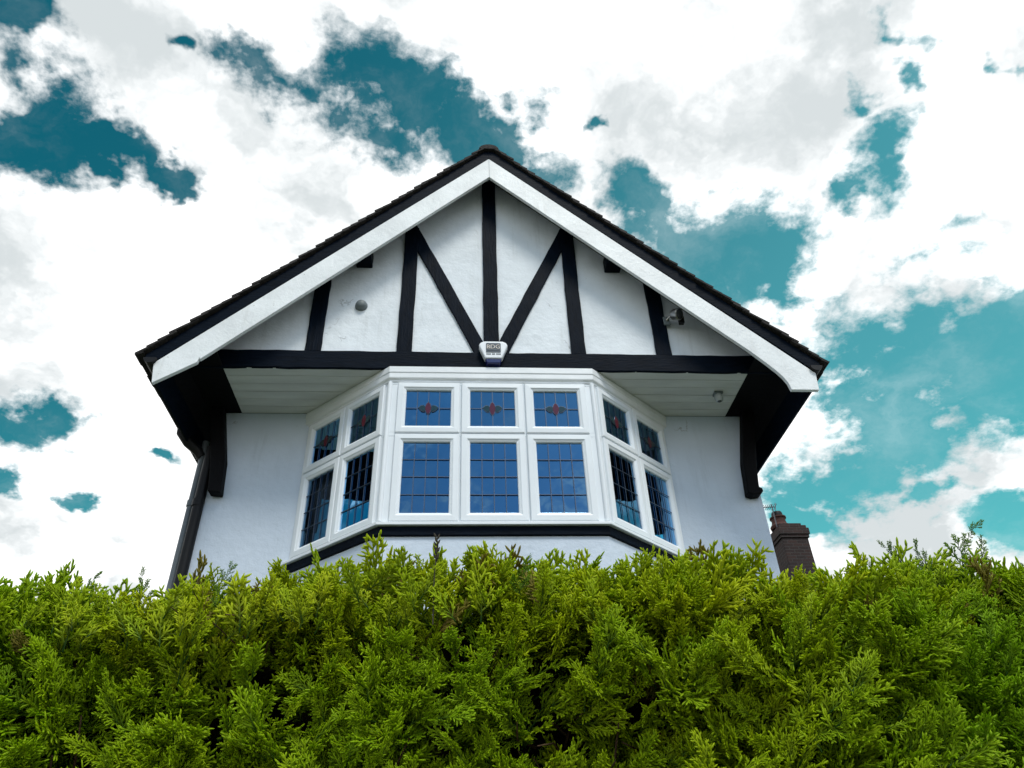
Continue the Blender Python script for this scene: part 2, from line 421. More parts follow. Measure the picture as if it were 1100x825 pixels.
# right: lower edge sweeps down into a square foot; left: the foot is a separate, slightly deeper piece
left = [(-.0006, 8.606), (-.0006, 8.285), (-2.585, 8.285-2.60), (-2.59, 5.745-.03), (-2.60, 5.655), (-2.93, 5.425), (-2.965, 5.64)]
m = MB(); m.prism(BP(left), 1, -.268, -.229); m.build('bargeboard', BARGE, house, bevel=.004)
right = [(.0006, 8.606), (2.965, 5.61), (2.945, 5.42), (2.69, 5.42), (2.675, 5.50), (2.645, 5.565), (2.60, 5.63), (2.53, 5.715), (2.40, 5.862), (.0006, 8.285)]
m = MB(); m.prism(BP(right), 1, -.268, -.229); m.build('bargeboard', BARGE, house, bevel=.004)
for s in (-1, 1):
    m = MB(); x = sorted((s*2.985, s*3.01)); m.box(x[0], x[1], -.226, 8.3, 5.56, 5.83); m.build('fascia', BLACK, house, bevel=.003)
    m = MB(); n = 8                              # half round gutter with thickness
    for (r0, r1) in ((.056, .052),):
        pr = [(s*3.075+math.cos(math.pi+math.pi*k_/n)*r0, 5.800+math.sin(math.pi+math.pi*k_/n)*r0) for k_ in range(n+1)]
        pr += [(s*3.075+math.cos(2*math.pi-math.pi*k_/n)*r1, 5.802+math.sin(2*math.pi-math.pi*k_/n)*r1) for k_ in range(n+1)]
        m.prism(pr, 1, -.29, 8.3)
    pr = [(s*3.075+math.cos(math.pi+math.pi*k_/n)*.058, 5.801+math.sin(math.pi+math.pi*k_/n)*.058) for k_ in range(n+1)]
    m.prism(pr, 1, -.302, -.2905)
    m.build('gutter', PIPEB, house)
# curved brackets carrying the jetty
for s in (-1, 1):
    inner = [(2.545, 4.965), (2.572, 5.325), (2.62, 5.56), (2.70, 5.94)]
    outer = [(2.83, 5.94), (2.765, 5.60), (2.70, 5.25), (2.665, 4.98)]
    if s > 0: outer = outer[:3]+[(2.672, 5.03), (2.70, 5.02), (2.705, 4.985), (2.675, 4.955), (2.60, 4.945)]
    m = MB(); m.prism([(s*a, b) for a, b in inner+outer], 1, VW-.12, VW-.002)
    m.build('bracket', BLACKD, house, bevel=.012)
# pipes at the left corner
m = MB()
m.tube([(-2.852, VW+.05, 5.62), (-2.852, VW+.05, .1)], .032, 12)
for hh in (4.9, 3.4, 1.9): m.tube([(-2.852, VW+.05, hh), (-2.852, VW+.05, hh+.06)], .04, 12)
m.build('downpipe', PIPEG, house, smooth=True)
m = MB(); m.tube([(-2.752, VW-.03, 5.50), (-2.752, VW-.03, 4.96), (-2.752, VW-.03, .1)], .05, 12)
m.tube([(-3.075, VW-.06, 5.76), (-3.07, VW-.06, 5.66), (-3.0, VW-.02, 5.57), (-2.90, VW+.03, 5.50), (-2.862, VW+.05, 5.44)], .05, 12)
for hh in (4.86, 3.4, 1.9): m.tube([(-2.757, VW-.03, hh), (-2.757, VW-.03, hh+.07)], .056, 12)
m.build('downpipe', PIPEB, house, smooth=True)

# ---- the bay
HB, SB = .960, 1.845                              # half width at the front, at the wall
def loft(mb, plans, hs, mat=0):
    """plans: list of open polylines (same length) closed to the back, one per height"""
    n = len(plans[0]); v = []
    for pl, hh in zip(plans, hs): v += [(a, b, hh) for a, b in pl]
    f = [(i*n+j, i*n+(j+1) % n, (i+1)*n+(j+1) % n, (i+1)*n+j) for i in range(len(hs)-1) for j in range(n)]
    f += [tuple(range(n))[::-1], tuple((len(hs)-1)*n+j for j in range(n))]
    mb.add(v, f, mat)
def plan(o, back=VW-.003):                       # offset o outwards from the frame line
    k_ = .41*o
    return [(-SB-o*1.35, back), (-HB-k_, -o), (HB+k_, -o), (SB+o*1.35, back)]
def shell(mb, o_out, o_in, h0, h1):
    a = plan(o_out); b = plan(o_in)
    for i in range(3):
        q = [a[i], a[i+1], b[i+1], b[i]]
        v = [(x_, y_, hh) for hh in (h0, h1) for x_, y_ in q]
        mb.add(v, [(0, 3, 2, 1), (4, 5, 6, 7), (0, 1, 5, 4), (2, 3, 7, 6)] + ([(0, 4, 7, 3)] if i == 0 else []) + ([(1, 2, 6, 5)] if i == 2 else []))
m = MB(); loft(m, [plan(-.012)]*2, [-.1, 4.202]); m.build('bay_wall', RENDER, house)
m = MB(); loft(m, [plan(.012)]*2, [4.205, 4.285]); m.build('bay_sill_board', BLACK, house, bevel=.006)
frame_parent = MB()
shell(frame_parent, .045, -.06, 4.287, 4.312)     # projecting sill lip
shell(frame_parent, 0, -.06, 4.3125, 4.332)
shell(frame_parent, 0, -.06, 5.172, 5.212)       # transom
shell(frame_parent, 0, -.06, 5.742, 5.776)       # head
def curtain(P_, x0, x1, inset):
    m = MB(); n = 60; v = []
    for i in range(n+1):
        x = x0+(x1-x0)*i/n; dd = -inset+.022*math.sin(i*1.15)+.008*math.sin(i*2.9)
        v += [P_.P(x, dd, 4.36), P_.P(x, dd*1.0+.0, 5.75)]
    m.add(v, [(2*i, 2*i+1, 2*i+3, 2*i+2) for i in range(n)])
    c = m.build('curtain', CURT, house, smooth=True)
    so_ = c.modifiers.new('thickness', 'SOLIDIFY'); so_.thickness = .003
class Panel:
    def __init__(s, a, b):
        s.a = Vector((*a, 0)); s.b = Vector((*b, 0)); s.L = (s.b-s.a).length; s.t = (s.b-s.a).normalized()
        s.n = Vector((s.t.y, -s.t.x, 0))         # outwards
    def P(s, x, d_, h_): q = s.a+s.t*x+s.n*d_; return (q.x, q.y, h_)
    def box(s, mb, x0, x1, d0, d1, h0, h1, mat=0):
        v = [s.P(x, d_, h_) for x in (x0, x1) for d_ in (d0, d1) for h_ in (h0, h1)]
        mb.add(v, [(0,1,3,2), (4,6,7,5), (0,4,5,1), (2,3,7,6), (0,2,6,4), (1,5,7,3)], mat)
PF = Panel((-HB, 0), (HB, 0)); PL = Panel((-SB, VW-.003), (-HB, 0)); PR = Panel((HB, 0), (SB, VW-.003))
# posts and mullions, between head, transom and sill
def posts(P, xs, wd):
    for x, q in zip(xs, wd):
        for h0, h1 in ((4.3325, 5.1715), (5.2125, 5.7415)): P.box(frame_parent, x-q/2, x+q/2, -.059, -.001, h0, h1)
posts(PF, [.0375, .665, 1.255, 1.8825], [.075, .04, .04, .075])
for P in (PL, PR): posts(P, [.035, P.L/2, P.L-.035], [.07, .04, .07])
bay = frame_parent.build('bay_frame', UPVC, house, bevel=.003)
m = MB(); loft(m, [plan(.010), plan(.010), plan(.026), plan(.030), plan(.030), plan(.036), plan(.036)], [5.772, 5.788, 5.80, 5.81, 5.86, 5.868, 5.934])
m.build('cornice', WHITE, bay, bevel=.003)
# cover strips on the bay corners
for s in (-1, 1):
    m = MB(); m.tube([(s*HB, -.002, 4.333), (s*HB, -.002, 5.764)], .022, 10); m.build('corner_strip', UPVC, bay, smooth=True)

curtain(PL, .06, .52, .13); curtain(PR, PR.L-.52, PR.L-.06, .13)
def ring(mb, P, x0, x1, h0, h1, prof):
    """mitred frame: profile of (inset, depth) swept round the rectangle"""
    v = []; n = len(prof)
    for cx, cy, sx_, sy_ in ((x0, h0, 1, 1), (x1, h0, -1, 1), (x1, h1, -1, -1), (x0, h1, 1, -1)):
        for o_, d_ in prof: v.append(P.P(cx+sx_*o_, d_, cy+sy_*o_))
    f = []
    for k_ in range(4):
        for j in range(n): f.append((k_*n+j, k_*n+(j+1) % n, ((k_+1) % 4)*n+(j+1) % n, ((k_+1) % 4)*n+j))
    mb.add(v, f)
def casement(P, x0, x1, upper, phase=0):
    h0, h1 = (5.196, 5.752) if upper else (4.326, 5.184)
    m = MB(); fw = .082
    ring(m, P, x0, x1, h0, h1, [(0, -.012), (0, .020), (.006, .028), (.052, .030), (.062, .022), (fw-.006, .016), (fw, .008), (fw, -.03), (.03, -.03)])
    wnd = m.build('window', UPVC, house, bevel=.0015, seg=1)
    a0, a1, b0_, b1_ = x0+fw+.0015, x1-fw-.0015, h0+fw+.0015, h1-fw-.0015
    tw = [random.uniform(-.0035, .0035) for _ in range(4)]
    m = MB()
    v = [P.P(a0, -.004+tw[0], b0_), P.P(a1, -.004+tw[1], b0_), P.P(a1, -.004+tw[2], b1_), P.P(a0, -.004+tw[3], b1_)]
    m.add(v, [(0, 1, 2, 3)])
    m.build('pane', GLASS, wnd)
    m = MB(); lw = .0036
    W, Hh = a1-a0, b1_-b0_; xm, hm = (a0+a1)/2, (b0_+b1_)/2
    if upper:
        for k_ in (1, 2, 3):
            x = a0+W*k_/4
            if k_ == 2:
                P.box(m, x-lw, x+lw, .0015, .006, b0_, hm-.068); P.box(m, x-lw, x+lw, .0015, .006, hm+.068, b1_)
            else: P.box(m, x-lw, x+lw, .0015, .006, b0_, b1_)
        P.box(m, a0, xm-.105, .0014, .0055, hm-lw, hm+lw); P.box(m, xm+.105, a1, .0014, .0055, hm-lw, hm+lw)
    else:
        for k_ in (1, 2, 3):
            x = a0+W*k_/4; P.box(m, x-lw, x+lw, .0015, .006, b0_, b1_)
            y = b0_+Hh*k_/4; P.box(m, a0, a1, .0014, .0055, y-lw, y+lw)
    m.build('leading', LEAD, wnd)
    if upper:
        m = MB()
        fx, fz, fo = random.uniform(.92, 1.06), random.uniform(.92, 1.06), random.uniform(-.004, .004)
        def blob(pts, d0, d1, mat):
            pts = [(a*fx+fo, b*fz) for a, b in pts]
            n = len(pts); v = [P.P(xm+a, d0, hm+b) for a, b in pts]+[P.P(xm+a, d1, hm+b) for a, b in pts]
            m.add(v, [tuple(range(n)), tuple(range(n, 2*n))[::-1]]+[(i, (i+1) % n, n+(i+1) % n, n+i) for i in range(n)], mat)
        loz = [(math.sin(t_)*.030*(1-.25*abs(math.cos(t_))), -math.cos(t_)*.066) for t_ in [2*math.pi*k_/20 for k_ in range(20)]]
        blob([(a*1.22, b*1.10) for a, b in loz], .0012, .0045, 2); blob(loz, .0046, .0072, 0)
        for s in (-1, 1):
            lf = [(s*.022, -.012), (s*.036, -.036), (s*.062, -.030), (s*.098, .006), (s*.070, .028), (s*.045, .032), (s*.028, .018)]
            if s > 0: lf = lf
            blob([(a*1.06, b*1.2) for a, b in lf], .0011, .0040, 2); blob(lf, .0041, .0065, 1)
        m.build('stained_flower', [RED, LEAF, LEAD], wnd)
for a in (.075, .670, 1.265):
    for up in (True, False): casement(PF, a+.002, a+.580, up)
for P in (PL, PR):
    for a in (.052, P.L/2+.004):
        for up in (True, False): casement(P, a, a+P.L/2-.056, up)

# ------------------------------------------------------------------ things fixed to the house
def text_mesh(s, size, depth):
    cu = bpy.data.curves.new('lettering', 'FONT'); cu.body = s; cu.size = size; cu.extrude = depth; cu.align_x = 'CENTER'; cu.align_y = 'CENTER'
    o = bpy.data.objects.new('lettering', cu); C.objects.link(o)
    dg = bpy.context.evaluated_depsgraph_get(); me = bpy.data.meshes.new_from_object(o.evaluated_get(dg))
    C.objects.unlink(o); bpy.data.objects.remove(o)
    return me
alarm = tag(empty('burglar_alarm', (XC+.016, YG-.001, 5.93)), 'white burglar alarm box with blue base fixed on the black beam above the bay', 'alarm')
m = MB()
def trap(z0, z1, a0, a1, d_): return [(-a0, z0), (a0, z0), (a1, z1-.055), (a1-.012, z1-.02), (a1-.05, z1), (-a1+.05, z1), (-a1+.012, z1-.02), (-a1, z1-.055)]
m.prism(trap(.085, .298, .082, .142, 0), 1, -.075, -.001)
m.build('cover', BOXW, alarm, bevel=.014, seg=3)
m = MB(); m.prism([(-.062, .03), (.062, .03), (.082, .083), (-.082, .083)], 1, -.070, -.002); m.build('sounder', BOXB, alarm, bevel=.01)
m = MB(); m.prism([(-.07, .155), (.07, .155), (.072, .162), (.072, .262), (.065, .27), (-.065, .27), (-.072, .262), (-.072, .162)], 1, -.079, -.0755)
pn = m.build('panel', PANEL, alarm)
me = text_mesh('BDG', .068, .0012); me.materials.clear(); me.materials.append(LETTER)
o = bpy.data.objects.new('lettering', me); C.objects.link(o); o.parent = pn; o.location = (0, -.081, .220); o.rotation_euler = (rad(90), 0, 0); o.scale = (.98, 1, 1)
m = MB(); m.box(-.06, .06, -.0815, -.0795, .174, .178); m.build('underline', PANEL, pn)
r_ = random.Random(3); m = MB()
x = -.068
for n_ in (4, 3, 4):                             # the illegible line of print under the panel
    for _ in range(n_):
        m.box(x, x+.0085, -.0768, -.0752, .126, .143); x += .0112
    x += .0085
m.build('print_line', PANEL, alarm)

dome = tag(empty('sensor_dome', (XC-1.321, YG+.036, 6.755)), 'small round grey dome fixed on the white plaster left of the timbers', 'sensor')
m = MB(); m.lathe([(.056, 0), (.060, -.012), (.058, -.03), (.046, -.05), (.026, -.062), (.004, -.066)], (0, 0, 0), (0, 1, 0), 24); m.build('cap', GREY, dome, smooth=True)
m = MB(); m.lathe([(.064, .0), (.064, -.009)], (0, -.0002, 0), (0, 1, 0), 24); m.build('backplate', GREY, dome)

lamp = tag(empty('security_lamp', (XC+1.815, YG+.005, 6.585)), 'metal security lamp on the right hand gable stud under the roof edge', 'lamp')
m = MB(); m.box(-.03, .035, -.02, 0, -.055, .055); m.build('backplate', GREY, lamp, bevel=.006)
m = MB(); m.tube([(.0, -.02, .0), (.03, -.06, .02), (.06, -.09, .01)], .011, 8)
m.lathe([(.022, -.05), (.05, -.04), (.062, 0), (.064, .045), (.058, .05)], (.075, -.115, .0), (.45, -.55, -.35), 20); m.build('lamp_head', CHROME, lamp, smooth=True)
m = MB(); m.lathe([(.055, .049), (.03, .056), (.004, .058)], (.075, -.115, .0), (.45, -.55, -.35), 20); m.build('lens', LENS, lamp, smooth=True)
m = MB(); m.box(.115, .165, -.085, -.035, -.075, .01); m.tube([(.07, -.06, .0), (.125, -.06, -.01)], .010, 8); m.build('motion_sensor', PIPEB, lamp, bevel=.01)

spot = tag(empty('soffit_light', (XC+2.335, YG+.36, 5.938)), 'small pale round light hanging under the white soffit right of the bay', 'lamp')
m = MB(); m.box(-.046, .046, -.042, .042, -.024, -.0005); m.build('mounting_box', GREY, spot, bevel=.008)
m = MB(); m.lathe([(.034, -.024), (.043, -.042), (.043, -.072), (.036, -.096), (.026, -.103)], (0, 0, 0), (0, 0, 1), 20); m.build('lamp_shade', CLEARP, spot, smooth=True)
m = MB(); m.lathe([(.024, -.101), (.017, -.108), (.003, -.111)], (0, 0, 0), (0, 0, 1), 16); m.build('bulb', LENS, spot, smooth=True)

# ------------------------------------------------------------------ neighbour's house with its chimney
NX, NY = 7.63, 15.3
nb_ = tag(empty('neighbour_house', (NX, NY+.4, 0)), 'house behind the hedge of which only the brick chimney shows on the right', 'house')
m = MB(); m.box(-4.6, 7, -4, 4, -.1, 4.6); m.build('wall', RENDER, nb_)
m = MB(); m.prism([(-4.4, 4.4), (4.4, 4.4), (0, 7.25)], 0, -4.9, 7.3); nroof = m.build('roof', TILE, nb_)
m = MB()
rot = rad(8)
def ch(x0, x1, y0, y1, z0, z1): m.box(x0, x1, y0, y1, z0, z1)
W2 = .305
ch(-W2, W2, -.36, .36, 6.7, 8.53)
ch(-W2-.03, W2+.03, -.39, .39, 8.531, 8.605); ch(-W2-.055, W2+.055, -.415, .415, 8.606, 8.76); ch(-W2-.02, W2+.02, -.38, .38, 8.761, 8.84); ch(-W2+.05, W2-.05, -.31, .31, 8.841, 8.92)
chim = m.build('chimney', BRICK, nroof, bevel=.008, seg=1)
m = MB(); m.lathe([(.21, 8.90), (.225, 8.96), (.20, 9.0), (.175, 9.02), (.16, 9.10), (.165, 9.15), (.19, 9.17), (.19, 9.20)], (-.115, -.0, 0), (0, 0, 1), 20)
m.build('chimney_pot', CLAY, chim, smooth=True)
m = MB(); m.lathe([(.125, 9.201), (.13, 9.30), (.115, 9.335), (.03, 9.34)], (-.115, 0, 0), (0, 0, 1), 16); m.build('chimney_cowl', PIPEB, chim, smooth=True)
aer = tag(empty('tv_aerial', (NX-.27, NY+.22, 8.6)), 'thin dark television aerial beside the brick chimney pot', 'aerial')
m = MB(); m.tube([(0, 0, 0), (0, 0, .86)], .014, 6); m.build('mast', AERIAL, aer)
m = MB(); m.tube([(-.28, -.10, .74), (.10, .04, .82)], .011, 6)
for k_ in range(7):
    t_ = k_/6; q = Vector((-.28, -.10, .742))*(1-t_)+Vector((.10, .04, .822))*t_
    hh = .05+.05*t_; m.tube([q+Vector((-.03, .05, -hh*.6)), q+Vector((.03, -.05, hh*.6))], .006, 5)
m.tube([(.08, .03, .72), (.13, .05, .93)], .009, 5)
m.build('antenna', AERIAL, aer)

# ------------------------------------------------------------------ the conifer hedge
HY, HTOP, HX0, HX1, HYB = 1.36, 2.085, -3.6, 4.2, 2.15
hedge = tag(empty('conifer_hedge', (.3, (HY+HYB)/2, 0)), 'thick green conifer hedge across the foreground in front of the house', 'hedge')
HO = np.array([.3, (HY+HYB)/2, 0])
_ph = rng.uniform(0, 6.28, (10, 2)); _fr = rng.normal(0, 1, (10, 2)); _fr /= np.linalg.norm(_fr, axis=1)[:, None]
_fq = np.array([2.2, 3.1, 4.3, 5.6, 7.5, 9.7, 12.5, 15, 19, 24.])
def bumps(x, z):
    s_ = 0
    for k_ in range(10):
        s_ = s_+np.sin((x*_fr[k_, 0]+z*_fr[k_, 1])*_fq[k_]+_ph[k_, 0])*(1.6/_fq[k_])**.8
    return s_
HOLES = [(-.09, 2.015, .085, .036), (.02, 1.99, .06, .028), (.17, 1.845, .07, .038), (.33, 1.89, .05, .03), (-.43, 2.07, .05, .024), (.73, 2.04, .06, .026), (.36, 2.10, .04, .02)]
def in_hole(x, z):
    h_ = np.zeros_like(x)
    for a, b, c_, e in HOLES: h_ = np.maximum(h_, 1.25-np.sqrt(((x-a)/c_)**2+((z-b)/e)**2))
    return np.clip(h_, 0, 1)

def finger(p0, dr, L, r, t0, t1, bend, n=4, rings=4):
    """a scale-leaf shoot: verts, tip value"""
    dr = dr/np.linalg.norm(dr)
    a = np.cross(dr, [0, 0, 1.]); a = a/np.linalg.norm(a) if np.linalg.norm(a) > .05 else np.array([1., 0, 0]); b = np.cross(dr, a)
    V = []; T = []
    for i, (tt_, rr_) in enumerate(((0, .75), (.35, 1.0), (.78, .85), (1, .22))):
        c_ = p0+dr*L*tt_+bend*L*tt_**2
        for j in range(n):
            an = 2*math.pi*(j+.5)/n; V.append(c_+r*rr_*(math.cos(an)*a+math.sin(an)*b*.75)); T.append(t0+(t1-t0)*tt_)
    return V, T
FQ = np.array([[i*4+j, i*4+(j+1) % 4, (i+1)*4+(j+1) % 4, (i+1)*4+j] for i in range(3) for j in range(4)])
def make_spray(rg, L, nl, dens):
    """flat frond in local x (across), y (along), z (out of plane)"""
    V = []; T = []; n_f = 0
    curve = rg.uniform(-.25, .25); droop = rg.uniform(-.3, .1)
    def axis(t): return np.array([curve*L*t*t, L*t, droop*L*t*t])
    for i in range(4):                            # main stem in 4 pieces
        a, b = axis(i/4), axis((i+1)/4); v, t_ = finger(a, b-a, np.linalg.norm(b-a)*1.1, .0032-.0003*i, .1+.2*i, .3+.2*i, np.zeros(3)); V += v; T += t_; n_f += 1
    for i in range(nl):
        t = .10+.86*(i+rg.uniform(-.25, .25))/nl; s = 1 if i % 2 else -1
        ll = (.42*L*(1-t)**.75+.018)*rg.uniform(.75, 1.2)
        an = rad(rg.uniform(32, 55))*(1-.3*t)
        dr = np.array([s*math.sin(an), math.cos(an), rg.uniform(-.35, .35)])
        p0 = axis(t); bend = np.array([-s*.12, .12, rg.uniform(-.1, .15)])
        v, tq = finger(p0, dr, ll, .0036, .30+.3*t, 1, bend); V += v; T += tq; n_f += 1
        ns = int(ll/.0105*dens)
        for k_ in range(ns):
            tt_ = .22+.68*(k_+rg.uniform(0, .6))/max(1, ns); ss_ = (1 if k_ % 2 else -1)
            a2 = rad(rg.uniform(28, 50))*ss_
            d2 = dr/np.linalg.norm(dr); q = np.array([d2[0]*math.cos(a2)+d2[1]*math.sin(a2), -d2[0]*math.sin(a2)+d2[1]*math.cos(a2), d2[2]+rg.uniform(-.4, .4)])
            v, tq = finger(p0+d2*ll*tt_+bend*ll*tt_**2, q, rg.uniform(.013, .026)*(1.1-.3*tt_), .0034, .45, 1, np.array([0, .12, 0])); V += v; T += tq; n_f += 1
    F = (FQ[None]+(np.arange(n_f)*16)[:, None, None]).reshape(-1, 4)
    return np.array(V), np.array(T), F
SPR = [make_spray(rng, rng.uniform(.095, .15), int(rng.integers(9, 13)), rng.uniform(.75, 1.1)) for _ in range(14)]
COARSE = [make_spray(rng, rng.uniform(.13, .19), 7, .35) for _ in range(5)]
for c_ in range(5): COARSE[c_] = (COARSE[c_][0]*np.array([1.2, 1.1, 1.6]), *COARSE[c_][1:])

vs, fs, cols = [], [], []
nv = 0
def place(sp, base, ax, nrm, scale, rnd, glow):
    global nv
    V, T, F = sp
    ax = ax/np.linalg.norm(ax); x_ = np.cross(ax, nrm); x_ /= np.linalg.norm(x_); z_ = np.cross(x_, ax)
    Wd = base+scale*(V[:, :1]*x_+V[:, 1:2]*ax+V[:, 2:3]*z_)
    vs.append(Wd-HO); fs.append(F+nv); nv += len(V)
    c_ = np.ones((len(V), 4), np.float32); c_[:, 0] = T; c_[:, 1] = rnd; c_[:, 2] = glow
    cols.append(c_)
TX = [-4, -1, -.65, -.42, -.1, .2, .5, .60, .74, .84, .95, 1.08, 1.3, 4.5]
TO = [.048, .048, .060, .088, .088, .084, .058, .008, .004, .030, .045, .055, .045, .04]
def rim(x): return float(np.interp(x, TX, TO))
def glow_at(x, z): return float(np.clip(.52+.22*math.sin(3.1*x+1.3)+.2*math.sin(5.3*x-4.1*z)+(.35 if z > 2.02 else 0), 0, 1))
def spray_set(n, x0, x1, z0, z1, dep0, dep1, lib, s0, s1, keep=1.0):
    X = rng.uniform(x0, x1, n); Z = rng.uniform(z0, z1, n)
    B = bumps(X, Z); Hh = in_hole(X, Z)
    for x, z, b, h_ in zip(X, Z, B, Hh):
        if rng.random() < h_*1.3: continue
        if b < -.75 and rng.random() < .45: continue
        y = HY-.075*b+rng.uniform(dep0, dep1)+.10*max(0, (z-2.0)/.13)
        z += rim(x)*min(1, max(0, (z-1.8)/.25))
        ax = np.array([rng.normal(0, .55), -rng.uniform(.15, .9), rng.uniform(.25, 1.0)])
        nr = np.array([rng.normal(0, .45), -1, rng.normal(.25, .5)])
        place(lib[int(rng.integers(len(lib)))], np.array([x, y, z]), ax, nr, rng.uniform(s0, s1), rng.random(), glow_at(x, z))
# dense where the hedge is near the eye, coarser towards its ends and foot
def clump(x, z, y, sc_, lib, ns):
    """one branch end: sprays set along both sides of an outward shoot"""
    ax = np.array([rng.normal(0, .55), -rng.uniform(.35, 1.0), rng.uniform(.15, 1.0)]); ax /= np.linalg.norm(ax)
    nr = np.array([rng.normal(0, .35), -.75, .65+rng.normal(0, .3)]); side = np.cross(ax, nr); side /= np.linalg.norm(side)
    tone = rng.random()
    for k_ in range(ns):
        t_ = (k_+rng.uniform(-.3, .3))/ns
        q = np.array([x, y, z])+ax*(.16*t_-.12)*sc_+rng.normal(0, .006, 3)
        d_ = ax+side*(1 if k_ % 2 else -1)*(1-t_)*rng.uniform(.55, 1.05)+rng.normal(0, .16, 3)
        place(lib[int(rng.integers(len(lib)))], q, d_, nr+rng.normal(0, .35, 3), sc_*rng.uniform(.55, .85)*(1-.2*t_), .35*rng.random()+.62*tone, glow_at(x, z))
def clump_set(n, x0, x1, z0, z1, d0, d1, s0, s1):
    X = rng.uniform(x0, x1, n); Z = rng.uniform(z0, z1, n); B = bumps(X, Z); Hh = in_hole(X, Z)
    for x, z, b, h_ in zip(X, Z, B, Hh):
        if rng.random() < h_*1.5: continue
        z += rim(x)*min(1, max(0, (z-1.8)/.25))
        clump(x, z, HY-.06*b+rng.uniform(d0, d1)+.10*max(0, (z-2.0)/.13), rng.uniform(s0, s1), SPR, int(rng.integers(8, 13)))
clump_set(980, -1.8, 2.2, 1.55, 2.06, -.05, .06, .62, 1.0)
spray_set(2100, -1.8, 2.2, 1.55, 2.07, .06, .19, SPR, .55, .9)
spray_set(900, -1.8, 2.2, .4, 1.55, -.02, .1, COARSE, .8, 1.2)
for a, b in ((HX0, -1.8), (2.2, HX1)): spray_set(1500, a, b, 1.3, 2.1, -.04, .12, COARSE, .5, .85); spray_set(350, a, b, .2, 1.3, -.02, .1, COARSE, .8, 1.2)
spray_set(1100, -1.8, 2.2, 1.99, 2.09, .03, .24, SPR, .6, .9)
# top rim and top face: upright shoots
n = 3000
X = rng.uniform(HX0, HX1, n); Y = HY+rng.beta(1, 2.2, n)*(HYB-HY)+.02
for x, y in zip(X, Y):
    z = HTOP-.015+rim(x)+.008*math.sin(7.1*x+1)+.007*math.sin(17.3*x)+rng.uniform(-.06, .0)
    ax = np.array([rng.normal(0, .4), rng.normal(-.25, .35), 1.])
    nr = np.array([rng.normal(0, .5), -1, rng.normal(0, .3)])
    place((SPR if -2 < x < 2.4 else COARSE)[int(rng.integers(5))], np.array([x, y, z-.05]), ax, nr, rng.uniform(.36, .66), rng.random(), min(1, glow_at(x, z)+.15))
# taller leaders standing out of the top
for x, y, z, s_, lx in ( (-.405, 1.40, 2.09, .95, -.1), (-.37, 1.42, 2.10, .7, .3), (-.33, 1.4, 2.11, .7, -.5),
                        (.04, 1.42, 2.11, .8, .1), (.17, 1.42, 2.12, .75, -.2), (.24, 1.42, 2.12, .75, .2), (.52, 1.42, 2.11, .8, .1), (-.72, 1.42, 2.08, .8, .1), (-.55, 1.42, 2.08, .7, -.2), (.66, 1.42, 2.12, .75, .2), (.78, 1.42, 2.12, .7, -.2)):
    place(SPR[int(rng.integers(len(SPR)))], np.array([x, y, z-.085+rim(x)*.5]), np.array([lx, -.1, 1.]), np.array([.2, -1, .1]), s_, rng.random(), glow_at(x, z))
def leader(x, y, z, h, lean, sc_):
    """a slim dark shoot of small feathery sprays rising above the clipped top"""
    n_ = int(h/.011)
    for k_ in range(n_):
        t_ = k_/(n_-1); q = np.array([x+lean*h*t_**2, y, z+h*t_*(1-.12*abs(lean)*t_)])
        up = np.array([2*lean*t_, -.05, 1.0]); up /= np.linalg.norm(up)
        s_ = 1 if k_ % 2 else -1
        dr = up+np.array([s_*rng.uniform(.45, .9), rng.uniform(-.5, .3), 0])*(1-.65*t_)
        sp = SPR[int(rng.integers(len(SPR)))]
        place((sp[0]*np.array([.8, 1, 1]), sp[1]*.62, sp[2]), q, dr, np.array([.2*rng.normal(), -1, .2*rng.normal()]), sc_*(1-.45*t_)*rng.uniform(.8, 1.1), .25*rng.random(), .1)
for a in ((1.03, 1.41, 2.13, .135, .55, .40), (1.10, 1.43, 2.13, .10, .2, .36), (.93, 1.42, 2.12, .10, -.3, .38), (.985, 1.43, 2.12, .095, -.15, .36), (.88, 1.43, 2.11, .085, -.4, .34), (1.21, 1.44, 2.13, .10, .35, .36), (.80, 1.43, 2.08, .08, .1, .3),
          (-.72, 1.42, 2.09, .07, .2, .3), (-.60, 1.42, 2.09, .075, -.2, .3), (-.46, 1.42, 2.10, .08, .1, .32), (.12, 1.42, 2.12, .07, .2, .3), (.60, 1.42, 2.07, .07, .2, .3)):
    leader(*a)
VV = np.concatenate(vs).astype(np.float32); FF = np.concatenate(fs).astype(np.int32); CC = np.concatenate(cols)
me = bpy.data.meshes.new('foliage')
me.vertices.add(len(VV)); me.vertices.foreach_set('co', VV.ravel())
me.loops.add(FF.size); me.loops.foreach_set('vertex_index', FF.ravel())
me.polygons.add(len(FF)); me.polygons.foreach_set('loop_start', np.arange(0, FF.size, 4, dtype=np.int32))
me.polygons.foreach_set('use_smooth', np.ones(len(FF), bool))
me.update(calc_edges=True)
at = me.color_attributes.new('growth', 'FLOAT_COLOR', 'POINT'); at.data.foreach_set('color', CC.ravel())
open('/tmp/faces.txt','w').write(str(len(FF)))

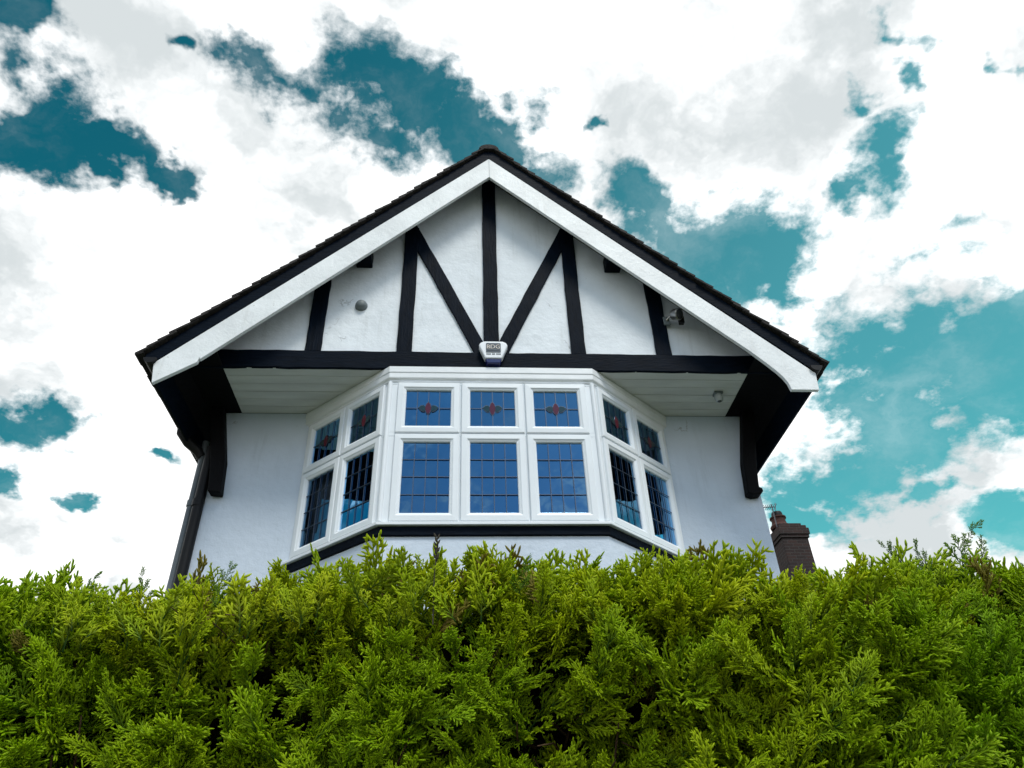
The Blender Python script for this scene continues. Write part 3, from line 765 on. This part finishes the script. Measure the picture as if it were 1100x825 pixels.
def leaf_material():
    m = bpy.data.materials.new('conifer_scale_leaf'); m.use_nodes = True
    t = NT(m.node_tree); t.n.clear(); o = t.add('ShaderNodeOutputMaterial')
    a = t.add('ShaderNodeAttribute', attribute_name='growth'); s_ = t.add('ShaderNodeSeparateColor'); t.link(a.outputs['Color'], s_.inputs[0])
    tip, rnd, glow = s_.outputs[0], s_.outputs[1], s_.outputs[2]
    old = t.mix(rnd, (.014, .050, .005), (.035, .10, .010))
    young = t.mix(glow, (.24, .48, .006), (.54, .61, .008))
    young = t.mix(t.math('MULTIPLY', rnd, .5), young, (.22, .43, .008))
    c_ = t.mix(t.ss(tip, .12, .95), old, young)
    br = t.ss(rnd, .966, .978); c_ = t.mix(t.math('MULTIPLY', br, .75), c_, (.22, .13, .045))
    bs = t.add('ShaderNodeBsdfPrincipled'); bs.inputs['Roughness'].default_value = .5; bs.inputs['Specular IOR Level'].default_value = .18
    t.link(c_, bs.inputs['Base Color'])
    tl_ = t.add('ShaderNodeBsdfTranslucent'); t.link(t.mix(1., c_, (1.3, 1.3, .6), 'MULTIPLY'), tl_.inputs[0])
    mx = t.add('ShaderNodeMixShader'); mx.inputs[0].default_value = .36
    t.link(bs.outputs[0], mx.inputs[1]); t.link(tl_.outputs[0], mx.inputs[2]); t.link(mx.outputs[0], o.inputs[0])
    return m
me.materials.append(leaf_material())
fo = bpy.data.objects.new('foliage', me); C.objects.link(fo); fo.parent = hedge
# woody inside: a dark tangle of twigs round a closed core
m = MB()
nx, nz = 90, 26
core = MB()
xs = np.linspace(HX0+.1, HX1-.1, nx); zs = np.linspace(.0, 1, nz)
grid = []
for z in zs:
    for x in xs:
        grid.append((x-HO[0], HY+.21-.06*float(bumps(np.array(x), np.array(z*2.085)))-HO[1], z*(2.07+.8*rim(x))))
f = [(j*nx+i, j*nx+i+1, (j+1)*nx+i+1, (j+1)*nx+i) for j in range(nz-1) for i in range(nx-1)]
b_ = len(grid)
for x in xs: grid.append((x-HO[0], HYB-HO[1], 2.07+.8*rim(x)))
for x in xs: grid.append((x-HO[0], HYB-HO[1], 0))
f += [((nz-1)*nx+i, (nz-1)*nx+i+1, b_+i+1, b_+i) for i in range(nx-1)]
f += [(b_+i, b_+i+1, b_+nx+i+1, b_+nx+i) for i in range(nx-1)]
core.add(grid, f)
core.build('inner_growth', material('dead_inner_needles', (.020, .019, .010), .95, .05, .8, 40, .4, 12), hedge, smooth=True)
for i in range(420):
    x = random.uniform(-1.7, 2.1) if i < 340 else random.uniform(HX0, HX1); z = random.uniform(.8, 1.78)
    p0 = Vector((x-HO[0], HY+.24-HO[1], z)); q = p0+Vector((random.uniform(-.15, .15), -random.uniform(.10, .22), random.uniform(.0, .2)))
    mid = (p0+q)/2+Vector((random.uniform(-.03, .03), 0, random.uniform(-.03, .02)))
    m.tube([p0, mid, q], [.004, .0028, .0014], 5, False)
for a, b, c_, e in HOLES:                        # bare twigs crossing the gaps
    for i in range(9):
        p0 = Vector((a+random.uniform(-c_, c_)*1.2-HO[0], HY+.2-HO[1], b+random.uniform(-e, e)*1.2)); q = p0+Vector((random.uniform(-.08, .08), -random.uniform(.12, .2), random.uniform(-.02, .03)))
        m.tube([p0, (p0+q)/2+Vector((random.uniform(-.02, .02), 0, random.uniform(-.02, .02))), q], [.003, .002, .001], 4, False)
tag(m.build('branch', BROWN, hedge), kind='stuff')
# a dry seed head standing out of the hedge before the bay
weed = tag(empty('weed_stalk', (-.05, 1.37, 2.05)), 'thin dark seed stalk sticking up out of the hedge in front of the bay', 'weed')
m = MB(); m.tube([(.0, 0, 0), (.0, 0, .09), (.004, 0, .165)], [.0014, .0012, .0010], 5); m.build('stem', DEADS, weed)
m = MB()
for k_ in range(16):
    t_ = k_/15; m.lathe([(.0005, -.004), (.0024, 0), (.0018, .004), (.0004, .008)], (.003+.003*math.sin(k_*2.4), .003*math.cos(k_*2.4), .125+.05*t_), (math.sin(k_*2.4)*.5, math.cos(k_*2.4)*.5, 1), 6)
m.build('seed_head', DEADS, weed)
